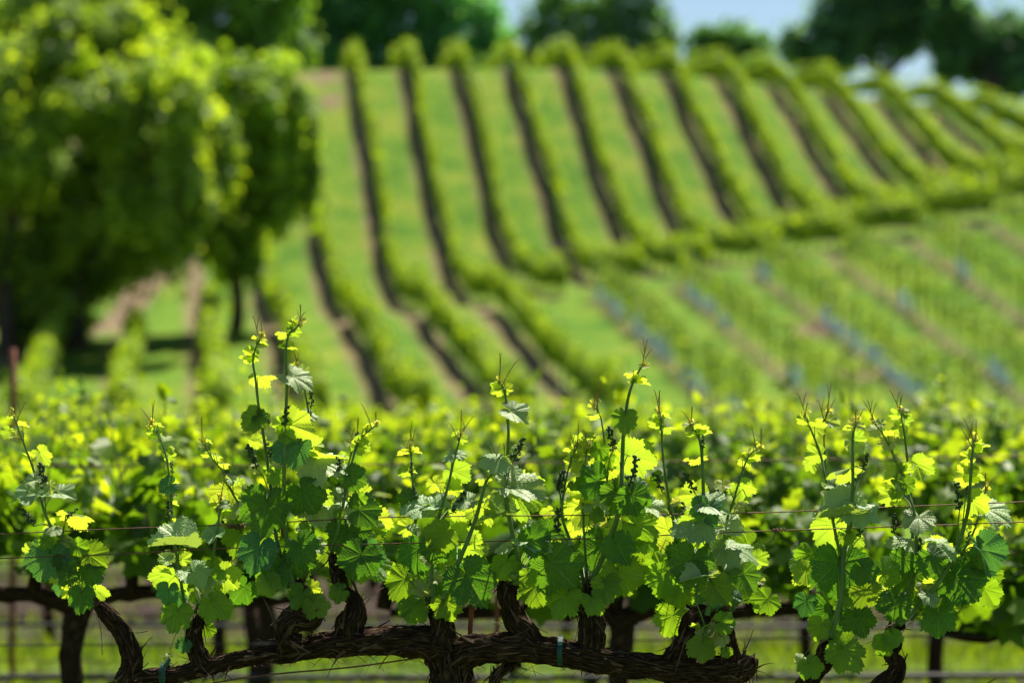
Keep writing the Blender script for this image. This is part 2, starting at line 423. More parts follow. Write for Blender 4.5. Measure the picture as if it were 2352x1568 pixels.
# ------------------------------------------------------------------ trees
def tree(label, base, lobes, color, seed, leaf=.3, dens=1.0, trunk_r=.35, trunks=((0, 0),), group=None, droop=0.25, name="leafy_tree"):
    """lobes: (centre, radius xyz) in world space; limbs run from the trunk to every lobe"""
    rng = np.random.default_rng(seed)
    t = thing(name, base, label, "tree", group)
    mb = MB()
    cz = sum(l[0].z for l in lobes) / len(lobes)
    forks = []
    for dx, dy in trunks:
        b = base + Vector((dx, dy, 0)); b.z = H(b.x, b.y) - .2
        fk = Vector((b.x + rng.uniform(-.3, .3), b.y, b.z + (cz - b.z) * .55))
        tube(mb, [b, b.lerp(fk, .4) + Vector((rng.uniform(-.15, .15), 0, 0)), fk], [trunk_r * 1.3, trunk_r, trunk_r * .8], 10, 3); forks.append(fk)
    for c, r in lobes:
        fk = min(forks, key=lambda q: (q - c).length)
        mid = fk.lerp(c, .5) + Vector((0, 0, .12 * (c - fk).length))
        tube(mb, [fk, mid, c], [trunk_r * .5, trunk_r * .28, trunk_r * .1], 6, 3)
    mb.build("trunk", M_TREEBARK, t, base)
    mb = MB(); sub = []
    for c, r in lobes:
        for q in range(7):
            o = rng.normal(size=3); o /= np.linalg.norm(o); o *= rng.uniform(.35, 1.0)
            f = rng.uniform(.38, .62); hang = rng.uniform(.9, 2.0)
            sub.append((c + Vector(o * np.array(r)), (r[0] * f, r[1] * f, r[2] * f * hang)))
    for c, r in sub:
        n = int(dens * 330 * (r[0] * r[1] * r[2]) ** (2 / 3) / (leaf / .3) ** 2)
        ns = max(8, n // 45)
        # sprays: small sub-clumps on the lobe's surface, leaves scattered round each one
        d = rng.normal(size=(ns, 3)); d /= np.linalg.norm(d, axis=1, keepdims=True)
        sc_ = d * np.array(r) * rng.uniform(.55, 1.05, (ns, 1)) + np.array(c)
        pick = rng.integers(0, ns, n)
        off = rng.normal(size=(n, 3)) * np.array(r) * .33
        pos = sc_[pick] + off
        pos[:, 2] -= np.abs(off[:, 0] + off[:, 1]) * droop
        nr = d[pick] * .8 + rng.normal(0, .55, (n, 3)) + np.array([0, 0, .5])
        cards(mb, pos, rng.uniform(.6, 1.3, n) * leaf, nr, rng, at=np.clip(rng.normal(.5, .22, n) + rng.normal(0, .2, ns)[pick], 0, 1))
    mb.build("crown", M_TREELEAF, t, base, smooth=False, color=color)
    return t
def L(u, v, ru, rv, Y, rd=None):
    k = Y / FPX
    return (U(u, v, Y), (ru * k, (rd if rd else max(ru, rv) * .9) * k, rv * k))
def tb(u, Y):
    x = (u - 1176) / FPX * Y
    return Vector((x, Y, H(x, Y)))
GREEN1 = (.22, .33, .036, 1); GREEN2 = (.06, .12, .022, 1); DARK = (.075, .19, .13, 1); HAZY = (.06, .12, .055, 1)  # DARK leans blue, with distance haze put into the crown colour
Y0 = 97
big = [L(60, 110, 150, 80, Y0), L(230, 130, 120, 90, Y0 + 1), L(-60, 230, 140, 100, Y0 - 1), L(330, 250, 120, 80, Y0 - 1), L(150, 260, 130, 80, Y0 - 2.2),
       L(60, 370, 130, 80, Y0 - 1.5), L(400, 330, 90, 110, Y0 - 2), L(260, 380, 110, 80, Y0), L(180, 480, 110, 80, Y0 + 1.5), L(320, 500, 90, 90, Y0 + 1.5),
       L(430, 430, 50, 90, Y0 - 2.2), L(20, 560, 110, 100, Y0 + 2), L(110, 650, 90, 70, Y0 + 2), L(250, 580, 90, 80, Y0 + 2.5), L(-100, 480, 130, 140, Y0 + 1), L(20, 690, 70, 60, Y0 + 3), L(-60, 640, 90, 90, Y0 + 3), L(110, 735, 60, 45, Y0 + 3.5), L(170, 560, 100, 90, Y0 + 3), L(60, 600, 110, 90, Y0 + 3), L(170, 670, 60, 60, Y0 + 3), L(300, 450, 100, 80, Y0 - 1), L(470, 330, 60, 90, Y0 - 1), L(60, 745, 90, 45, Y0 + 3), L(160, 745, 60, 40, Y0 + 4), L(180, 40, 90, 40, Y0), L(340, 170, 70, 50, Y0)]
tree("large bright green spreading tree at the left edge with drooping sunlit boughs", tb(20, Y0 + 1), big, GREEN1, 11, .26, 1.5, .3, ((0, 0), (2.0, 1.2), (-1.2, .5)))
Y1 = 103
comp = [L(560, 220, 110, 70, Y1), L(640, 280, 80, 90, Y1 - 1), L(480, 260, 80, 80, Y1 + 1), L(560, 340, 100, 80, Y1), L(660, 390, 60, 70, Y1), L(500, 420, 80, 70, Y1 + 1), L(620, 450, 70, 60, Y1),
        L(540, 520, 60, 70, Y1 + .5), L(545, 590, 35, 50, Y1), L(430, 180, 90, 70, Y1 + 2), L(695, 300, 40, 55, Y1), L(700, 420, 28, 50, Y1), L(610, 160, 60, 40, Y1 + 1), L(520, 480, 70, 90, Y1), L(585, 600, 25, 40, Y1)]
tree("rounder mid green tree right of the big spreading tree, its skirt hanging over the track", tb(520, Y1), comp, (.18, .30, .028, 1), 12, .26, 1.5, .22, ((.3, 0),))
Yb = 152
tree("tall green tree rising behind the big spreading tree at the top left", tb(120, Yb), [L(40, 20, 150, 90, Yb), L(190, -40, 140, 90, Yb), L(-80, 60, 120, 100, Yb), L(120, 90, 150, 70, Yb)], (.19, .31, .06, 1), 13, .34, 1.0, .4)
tree("mid green broad tree between the big left tree and the dark wood", tb(480, Yb + 3), [L(360, 20, 110, 90, Yb), L(500, 30, 120, 90, Yb + 2), L(600, 70, 70, 80, Yb), L(430, 110, 130, 60, Yb), L(560, 130, 80, 50, Yb + 1), L(480, -60, 140, 60, Yb), L(640, 130, 70, 60, Yb), L(640, 0, 70, 70, Yb)], (.17, .32, .065, 1), 14, .34, 1.0, .4)
Yd = 158  # the two crowns below carry the blue of haze in their colour
tree("dark blue green tree at the left end of the crest, beside the mid green tree", tb(760, Yd), [L(720, 20, 90, 80, Yd), L(820, -10, 90, 80, Yd + 1), L(720, 110, 80, 60, Yd), L(820, 90, 90, 60, Yd), L(760, -60, 110, 60, Yd), L(780, 160, 110, 40, Yd)], (.11, .30, .16, 1), 15, .36, 1.0, .4)
tree("dark green tree behind the crest left of the patch of open sky", tb(1010, Yd + 2), [L(930, 0, 90, 80, Yd), L(1040, 20, 80, 80, Yd + 1), L(950, 100, 90, 60, Yd), L(1070, 100, 70, 50, Yd), L(1130, 70, 45, 50, Yd), L(960, -70, 110, 60, Yd), L(990, 150, 110, 40, Yd)], (.12, .32, .17, 1), 16, .36, 1.0, .4)
Ye = 190
tree("hazy grey green tree with sky showing through its crown, right of the dark wood", tb(1350, Ye), [L(1240, 60, 60, 50, Ye), L(1310, 20, 70, 55, Ye), L(1400, 40, 70, 55, Ye), L(1500, 20, 60, 60, Ye), L(1450, 90, 80, 40, Ye), L(1330, 100, 80, 40, Ye), L(1535, 80, 35, 40, Ye), L(1200, 100, 40, 40, Ye), L(1430, -25, 80, 35, Ye), L(1250, 125, 70, 30, Ye), L(1380, 135, 80, 30, Ye), L(1500, 130, 70, 30, Ye), L(1200, 165, 80, 35, Ye), L(1310, 175, 80, 30, Ye), L(1430, 175, 80, 30, Ye), L(1540, 180, 60, 30, Ye)], (.09, .20, .11, 1), 17, .38, .5, .3)
tree("small rounded hazy tree low on the skyline under open sky", tb(1680, 205), [L(1620, 100, 60, 35, 205), L(1690, 85, 60, 40, 205), L(1740, 110, 40, 30, 205), L(1650, 140, 90, 30, 205), L(1600, 180, 70, 35, 205), L(1710, 180, 80, 35, 205), L(1800, 200, 70, 28, 205), L(1880, 215, 70, 25, 205)], (.09, .22, .09, 1), 18, .4, 1.1, .25)
Yg = 162
tree("dark oak on the right skyline with bright sky holes under its crown", tb(2040, Yg), [L(1880, 100, 70, 45, Yg), L(1930, 60, 80, 50, Yg), L(2020, 30, 90, 55, Yg), L(2110, 40, 80, 60, Yg), L(1900, 140, 60, 30, Yg), L(1970, 110, 50, 45, Yg), L(2075, 90, 50, 35, Yg), L(2160, 0, 70, 60, Yg), L(2000, -30, 110, 50, Yg), L(2180, 80, 30, 40, Yg)], DARK, 19, .34, 1.5, .28)
tree("dark dense tree at the right edge of the skyline", tb(2290, Yg - 2), [L(2240, 90, 60, 55, Yg), L(2320, 70, 70, 60, Yg), L(2280, 140, 90, 50, Yg), L(2390, 110, 70, 80, Yg), L(2200, 150, 50, 30, Yg), L(2340, 170, 80, 35, Yg)], DARK, 20, .34, 1.6, .35)

#@@FOREGROUND@@
# ------------------------------------------------------------------ foreground grapevines
def ring_angles():
    a = set(round(x * 2.25, 3) for x in range(-80, 80))
    for v in (0, 48, -48, 100, -100):
        for d in (-1.6, 0, 1.6): a.add(v + d)
    return sorted(a)
def leaf_mesh(seed, fold, bend, wave, tooth=.12, lobed=1.0):
    rg = random.Random(seed)
    ctrl = [(0, 1.0), (14, .92), (27, .86 - .07 * lobed), (38, .86), (48, .91), (62, .83), (76, .77 - .06 * lobed), (90, .74), (100, .74), (118, .66), (138, .60), (156, .54), (168, .40), (176, .16), (180, .03)]
    def rad(th):
        a = abs(th); s = 1 if th >= 0 else -1
        for (a0, r0), (a1, r1) in zip(ctrl[:-1], ctrl[1:]):
            if a0 <= a <= a1:
                t = (a - a0) / (a1 - a0); t = t * t * (3 - 2 * t); r = r0 + (r1 - r0) * t; break
        k = a / 10.5 + (.0 if s > 0 else .35) + .12 * math.sin(a * .9 + seed)
        f = k % 1.0
        saw = (1 - (f - .62) / .38) if f > .62 else (f / .62) ** 1.5
        big = .75 + .45 * math.sin(int(k) * 2.4 + seed * 1.7)
        r += tooth * (saw - .5) * big * min(1, (180 - a) / 30) * (1.1 if a < 120 else .8)
        return r * (1 + .05 * math.sin(th * .05 + seed * 2))
    ang = ring_angles(); nr = 20
    mb = MB(); vs = []; at = []; uv = []
    main = (0, 48, -48, 100, -100)
    ph = [rg.uniform(0, 6.28) for _ in range(4)]
    for i, th in enumerate(ang):
        R0 = rad(th); t = math.radians(th)
        dv = min((abs(th - m), m) for m in main)
        onv = dv[0] < .3
        for j in range(nr + 1):
            q = j / nr; r = R0 * (.004 + .996 * q)
            x = r * math.sin(t); y = r * math.cos(t)
            chev = abs(math.sin((r * 8.5 - dv[0] / 24 * 1.9) * math.pi))
            sec = 1 if chev < .22 else 0
            z = 0.028 * (min(1, dv[0] / 8)) * (.4 + chev) * min(1, q * 3)          # blistering between the veins
            z += .10 * math.sin(1.3) * 0
            z += 1.35 * wave * q * q * (math.sin(3 * t + ph[0]) + .7 * math.sin(5 * t + ph[1]) + .35 * math.sin(9 * t + ph[2]))
            # fold along the midrib and bend along it
            fa = fold * min(1, abs(x) / .18); x2 = x * math.cos(fa * .8); z += abs(x) * math.sin(fa)
            y2 = y
            if bend:
                b = bend * (y + .25); y2 = y * (1 - .18 * b * b); z -= .5 * bend * (y + .1) * abs(y + .1) * (1 if y > 0 else .4)
                z -= .25 * abs(bend) * x * x
            vs.append((x2, y2, z)); uv.append((x, y))
            at.append((1.0 if onv else (.45 * sec if dv[0] > 2 else .0)) * (1 - .35 * q))
    fs = []
    m = len(ang)
    for i in range(m - 1):
        for j in range(nr):
            a = i * (nr + 1) + j
            fs.append((a, a + nr + 1, a + nr + 2, a + 1))
    mb.add(vs, fs, uv, at)
    # face orientation: upper surface = +z
    o = mb.build("leaf", M_LEAF); me = o.data; bpy.data.objects.remove(o)
    me.flip_normals() if me.polygons[200].normal.z < 0 else None
    return me
LM = {'flat': [leaf_mesh(1, .18, .25, .035), leaf_mesh(2, -.22, .35, .045), leaf_mesh(3, .1, .5, .03), leaf_mesh(4, -.12, .2, .05, lobed=1.5), leaf_mesh(14, .3, .55, .075, lobed=1.3), leaf_mesh(15, -.35, .45, .08, .14, .7)],
      'pale': [leaf_mesh(5, .28, .35, .05), leaf_mesh(6, -.3, .3, .06), leaf_mesh(7, .15, .6, .05), leaf_mesh(16, .4, .5, .09, .13, 1.3)],
      'fold': [leaf_mesh(8, .8, .3, .05), leaf_mesh(9, .95, .5, .06), leaf_mesh(10, -.75, .3, .05)],
      'young': [leaf_mesh(11, .45, .35, .06, .15, 2.0), leaf_mesh(12, .3, -.25, .07, .15, 1.8), leaf_mesh(13, -.3, .4, .06, .14, 1.6)]}
CX, CZ = Vector((1, 0, 0)), Vector((0, 0, 1))
TOCAM = Vector((0, -1, 0))
def leaf_matrix(pos, size, ang, pitch, flip, yaw=0.0):
    a = R(ang); t = CX * math.cos(a) + CZ * math.sin(a)
    nv = (TOCAM * math.cos(R(pitch)) + CZ * math.sin(R(pitch)) + CX * math.sin(R(yaw)) * .8).normalized()
    tt = t - nv * t.dot(nv)
    if tt.length < .15: tt = (CX * .6 + CZ * -.2); tt -= nv * tt.dot(nv)
    tt.normalize()
    n = -nv if flip else nv
    b = tt.cross(n)
    m = Matrix((b, tt, n)).transposed().to_4x4()
    return Matrix.Translation(pos) @ m @ Matrix.Scale(size, 4)
COLS = {'d': (.042, .122, .013), 'm': (.105, .205, .014), 'y': (.19, .29, .038), 'p': (.22, .335, .13), 'g': (.22, .31, .05), 'b': (.042, .15, .06), 'n': (.30, .37, .13)}  # p is lightened: the sunlit sheen of upper faces is put into its colour
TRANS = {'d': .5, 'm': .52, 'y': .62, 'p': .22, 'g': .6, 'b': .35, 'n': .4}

def bead_mesh(seed):
    rg = random.Random(seed); mb = MB()
    tube(mb, [(0, 0, 0), (.05, 0, .5), (0, .03, 1.0)], [.035, .03, .015], 5, 3)
    ico = [(0, 0, 1)] + [(math.cos(a * 1.2566) * .894, math.sin(a * 1.2566) * .894, .447) for a in range(5)] + [(math.cos((a + .5) * 1.2566) * .894, math.sin((a + .5) * 1.2566) * .894, -.447) for a in range(5)] + [(0, 0, -1)]
    fc = [(0, i + 1, (i + 1) % 5 + 1) for i in range(5)] + [(i + 1, i + 6, (i + 1) % 5 + 1) for i in range(5)] + [((i + 1) % 5 + 1, i + 6, (i + 1) % 5 + 6) for i in range(5)] + [(11, (i + 1) % 5 + 6, i + 6) for i in range(5)]
    for k in range(8):
        z0 = .12 + k * .118; a0 = k * 2.4
        w = .17 * (1 - .5 * k / 8) * rg.uniform(.8, 1.2)
        for j in range(5):
            a = a0 + rg.uniform(-1.9, 1.9); c = Vector((math.cos(a) * w * rg.uniform(.5, 1), math.sin(a) * w * rg.uniform(.5, 1), z0 + rg.uniform(-.05, .05)))
            r = rg.uniform(.045, .068)
            mb.add([c + Vector(q) * r for q in ico], fc)
    o = mb.build("flower_cluster", M_FLOWER); me = o.data; bpy.data.objects.remove(o); return me
BEADS = [bead_mesh(i) for i in range(4)]
def tip_mesh(seed):
    rng = np.random.default_rng(seed); mb = MB(); n = 9
    c = np.stack([rng.normal(0, .22, n), rng.normal(0, .22, n), rng.uniform(-.1, .75, n)], 1)
    cards(mb, c, rng.uniform(.28, .6, n), np.stack([c[:, 0] * 3, c[:, 1] * 3, rng.uniform(0, 1, n)], 1) + rng.normal(0, .3, (n, 3)), rng, True, at=rng.uniform(.6, 1, n))
    for k in range(6):
        a = rng.uniform(0, 6.28); p = Vector((math.cos(a) * .1, math.sin(a) * .1, .1)); tube(mb, [p, p * 1.6 + Vector((0, 0, .4)), p * 1.2 + Vector((.1 * math.cos(a * 3), 0, .8))], [.05, .04, .02], 5, 2, at=.9)
    o = mb.build("shoot_tip", M_LEAFCARD, smooth=False); me = o.data; bpy.data.objects.remove(o); return me
TIPS = [tip_mesh(i) for i in range(4)]

# shoots: crop letter, dy, base radius (crop units), points from base to tip
SHOOTS_MAIN = """
A 0.00 9|352 1100|300 1010|225 950|180 860|160 770|125 660|85 555|50 460
A 0.03 6|330 1090|262 1000|262 930|275 895|300 868
A 0.01 8|765 1285|745 1180|735 1100|715 1000|708 920|698 800|690 700|675 620|650 560|622 508
A 0.02 9|795 1280|852 1160|878 1020|897 890|905 810
A 0.05 7|985 960|985 860|950 785|915 705|870 650|828 578
A -.01 10|1185 1180|1160 1080|1130 960|1108 760|1092 640|1080 560|1060 440|1046 320|1036 250|1050 190|1072 152
A -.03 11|1195 1170|1178 1020|1166 900|1163 780|1165 640|1170 480|1175 350|1170 220|1180 150|1196 128|1232 98
A 0.06 8|1290 1080|1280 900|1275 720|1272 600|1265 470|1250 380|1240 320|1216 268
B 0.00 8|430 1060|470 930|495 800|510 720|528 650|552 580|582 545|625 512
B 0.05 6|440 1050|480 900|495 760|505 690|525 620|545 570
B 0.02 8|850 1270|810 1110|785 960|782 850|772 740|766 640|760 602
B -.02 10|860 1260|852 1100|862 960|888 860|918 760|940 660|960 590|970 545
B -.04 13|868 1300|905 1210|945 1105|1000 980|1035 880|1060 790|1078 735|1112 700|1150 665
B -.01 12|1178 1170|1215 1120|1190 1000|1170 900|1155 800|1158 700|1165 560|1160 470|1150 380|1128 332
C 0.01 8|430 1160|375 1000|335 880|345 780|355 720|375 650|400 595
C -.02 13|455 1160|500 1060|560 900|578 770|583 650|588 540|600 440|615 370|640 310|666 266
C 0.05 7|450 1150|520 980|530 850|516 690|512 600|500 510|490 470|466 432
C 0.03 6|440 1150|425 940|420 800|425 700|435 640|440 600
C 0.02 9|880 1280|820 1100|792 900|772 800|756 700|746 600|742 500|736 462
C -.03 13|930 1290|950 1200|945 1110|930 980|918 850|912 700|905 600|890 550|865 512
C 0.04 8|1000 1280|992 1080|1010 910|1036 830|1056 760|1082 680|1108 630|1150 602
C -.05 8|985 1370|965 1330|935 1370|910 1300|880 1220
"""
SHOOTS_RIGHT = """
D 0.02 9|330 1330|335 1100|308 950|290 860|270 740|250 640|225 570|200 510|184 472
D 0.30 7|300 1300|290 960|272 760|265 640|262 520|276 452
D -.03 13|290 1380|335 1200|345 1030|372 900|380 780|380 660|380 560|395 500
D 0.00 9|560 1330|622 1150|640 980|630 865|600 770|565 680|530 600|500 545|462 498
D 0.04 9|575 1330|630 1180|626 1000|620 830|610 720|600 620|590 540|580 480|571 452
D -.02 14|570 1325|640 1260|735 1150|805 1020|850 870|862 740|870 630|885 562
D 0.03 8|620 1310|720 1190|810 1060|870 960|905 850|925 770
"""
LEAVES = """
A 35 535 50 -120 y|A 165 625 78 -55 y|A 120 640 45 95 g|A 150 793 150 -145 p|A 240 790 100 -30 p|A 290 880 130 5 g|A 230 925 85 -100 y|A 200 1040 160 -110 b|A 265 1060 95 -60 d
A 366 1044 118 -35 m|A 365 1105 100 -42 d|A 393 1185 85 -5 y|A 332 1205 100 -95 d|A 285 1120 75 -130 d|A 130 1030 60 120 y|A 300 1190 70 -150 y|A 700 965 78 165 y|A 722 935 95 8 g|A 885 960 100 -152 p
A 745 1000 190 -155 Q|A 680 1120 100 -120 y|A 715 1130 100 -100 y|A 790 1110 125 -70 p|A 690 1185 85 -100 b|A 725 1275 115 -100 m|A 830 1210 95 -85 P|A 870 1240 115 -50 m|A 915 1125 110 -40 y|A 690 1065 65 140 n|A 745 1060 60 30 y|A 845 1340 60 -70 m|A 755 1405 60 -110 b
A 690 1460 40 150 n|A 685 640 52 20 y|A 700 755 70 -150 b|A 645 560 50 190 g|A 700 750 48 10 g|A 930 775 115 -130 y|A 905 668 52 20 g|A 850 632 40 165 y|A 1035 232 68 175 g|A 1055 315 98 -5 g|A 1068 185 42 -5 g|A 1195 128 55 5 y|A 1175 195 58 -15 g|A 1166 192 38 170 g
A 1050 480 95 -140 m|A 1062 480 65 -35 d|A 1238 302 62 140 n|A 1200 315 125 -38 p|A 1245 475 85 165 p|A 1265 470 55 25 p|A 1188 512 135 -18 y|A 1168 515 72 175 y|A 1220 590 150 -140 B|A 1285 597 105 -165 g|A 1235 615 95 -80 y|A 1290 660 160 18 G|A 1290 660 180 -42 p|A 1090 830 185 -100 d
A 1240 785 140 -60 d|A 1005 820 95 -165 p|A 1060 1015 140 -110 b|A 985 955 125 -110 m|A 1160 1060 150 -80 d|A 1265 872 145 -45 p|A 1095 1150 90 -75 m|A 1275 1182 62 -10 y|A 1235 1200 92 -120 m|A 1285 1240 95 -55 m|A 1130 1110 110 -100 d|A 1230 1000 120 -50 d
B 480 1190 75 200 m|B 520 722 95 -25 d|B 552 588 70 -30 y|B 582 540 40 20 y|B 545 808 95 -10 y|B 555 860 125 5 d|B 480 850 125 -10 p|B 510 950 160 -92 d|B 590 890 150 -65 y|B 562 1040 145 -110 d|B 570 1040 130 -62 B|B 570 1010 120 -20 m|B 400 800 90 -90 y|B 370 1005 75 -60 p|B 330 905 90 -80 y|B 600 930 120 -110 m
B 755 703 62 185 y|B 768 703 32 0 g|B 820 848 135 -150 p|B 765 818 85 170 d|B 850 842 105 5 p|B 760 930 75 -165 y|B 797 1018 140 -100 d|B 740 1140 125 -120 m|B 830 1150 115 -85 d|B 780 1250 105 -105 m|B 908 1240 105 -72 m|B 900 955 120 -140 m|B 955 990 150 -32 y|B 995 1130 180 -60 d|B 935 640 62 185 p|B 957 632 52 -10 p
B 940 702 105 -25 y|B 930 768 72 -10 y|B 1130 652 115 -160 p|B 1075 728 62 170 g|B 1000 822 92 200 p|B 960 860 95 -20 y|B 1060 850 105 -110 y|B 1100 830 85 -80 y|B 1130 366 62 -145 y|B 1172 458 112 -35 p|B 1150 882 140 -150 P|B 1015 1000 60 20 y|B 690 1100 60 -140 y|B 870 1000 110 -110 d|B 905 1080 70 -60 y
C 130 770 190 -20 p|C 135 775 180 -24 y|C 196 986 145 -42 p|C 210 985 120 20 d|C 290 1075 185 -45 d|C 110 1015 72 180 p|C 110 1070 105 -110 m|C 225 1170 120 -100 m|C 350 1210 130 -110 m|C 515 1160 105 -80 m|C 505 998 165 -100 d|C 465 1225 95 -60 m|C 570 1110 150 -60 m|C 595 478 95 -95 m|C 395 665 72 -140 y|C 395 585 58 10 y
C 430 565 70 10 g|C 520 685 115 -150 y|C 615 638 155 -12 y|C 640 340 78 -28 g|C 755 520 62 -18 g|C 742 492 45 180 y|C 482 740 130 190 d|C 505 830 145 170 p|C 560 788 120 -100 d|C 645 755 65 -30 p|C 430 850 125 -160 y|C 620 800 125 -70 d|C 690 850 110 -22 p|C 640 920 130 -30 m|C 770 942 130 -150 y|C 885 800 115 165 y|C 900 640 85 -158 g
C 895 542 75 5 g|C 865 515 48 172 n|C 905 908 170 -150 p|C 905 915 150 -140 y|C 925 842 135 -12 p|C 930 852 115 -110 b|C 880 960 95 -100 y|C 1065 762 95 -62 y|C 1078 655 65 -5 g|C 1010 1005 190 -35 p|C 1000 930 125 10 p|C 830 1040 115 -150 d|C 870 1060 160 -110 d|C 745 1100 110 165 m|C 760 1130 130 -110 m|C 920 1130 140 -155 P
C 820 1190 105 -92 m|C 790 1290 130 -112 m|C 908 1408 100 -90 m|C 960 1170 120 -52 m|C 990 1320 85 0 m|C 1178 1222 100 -130 m|C 1080 1120 105 -60 d|C 1010 1435 42 -80 m|C 1130 1060 75 -30 y|C 610 950 120 -60 y|C 400 930 90 -60 y|C 560 1000 120 -60 d|C 330 1000 80 -100 y|C 680 980 90 -140 m|C 1140 1150 40 0 n
D 240 632 78 -170 y|D 372 690 130 -150 g|D 385 580 78 -55 n|D 290 760 92 -50 p|D 530 585 65 -170 n|D 390 505 46 -150 n|D 575 522 62 -130 y|D 575 712 95 -155 y|D 580 705 68 -5 y|D 645 672 95 -28 y|D 385 845 155 -45 p|D 365 890 205 -172 Q|D 300 925 140 -130 y|D 320 1075 200 -88 d|D 210 1100 120 -130 y
D 280 1255 160 -72 d|D 190 1230 85 -105 b|D 540 800 85 -150 y|D 650 892 120 -100 p|D 615 990 135 188 p|D 725 1000 130 15 p|D 740 1010 105 -130 y|D 633 1130 175 -82 d|D 690 1210 75 -80 p|D 800 1130 180 -50 d|D 770 1170 155 -80 m|D 730 1290 125 -92 d|D 510 1118 105 30 m|D 490 1158 125 -105 y|D 400 1298 125 -65 d|D 560 1228 125 -110 d
D 340 1430 140 -52 m|D 510 1400 85 -115 m|D 540 1370 72 -70 m|D 200 1490 90 -60 m|D 170 1470 45 120 n|D 310 1390 75 -10 m|D 865 722 95 -170 y|D 868 715 72 -25 y|D 888 590 72 -38 g|D 870 820 105 -40 y|D 930 858 155 -48 p|D 880 990 115 8 y|D 900 1020 175 -65 B|D 900 1060 120 5 d|D 700 1050 110 -60 d|D 860 1180 90 -120 b
D 250 1330 90 -110 m|D 440 1180 110 -120 m|D 590 1060 110 -110 d|D 820 1060 120 -110 d|D 420 1100 100 -50 d
"""
CLUSTERS = """A 180 775 95 95|A 140 925 128 85|A 706 712 95 42|A 696 905 98 75|A 1050 690 108 90|A 1110 645 105 55|A 1168 520 85 75|A 275 890 40 50|B 356 440 88 60|B 535 600 80 55|B 474 720 95 70|B 783 815 95 50|B 767 715 88 45|B 940 870 62 85|B 1186 660 68 95|B 1375 790 82 85|C 322 780 80 75|C 545 620 98 90|C 610 760 75 110|C 745 785 112 75|C 880 790 115 80|C 913 610 90 52|C 316 950 90 75|C 425 725 90 45
D 420 700 72 65|D 300 1010 112 75|D 412 970 88 80|D 550 955 90 70|D 818 860 95 95|D 848 800 90 35|D 655 1060 92 80|D 695 1055 88 40|D 850 1000 80 50|D 890 990 50 60|B 1362 950 85 85|C 836 890 95 60"""

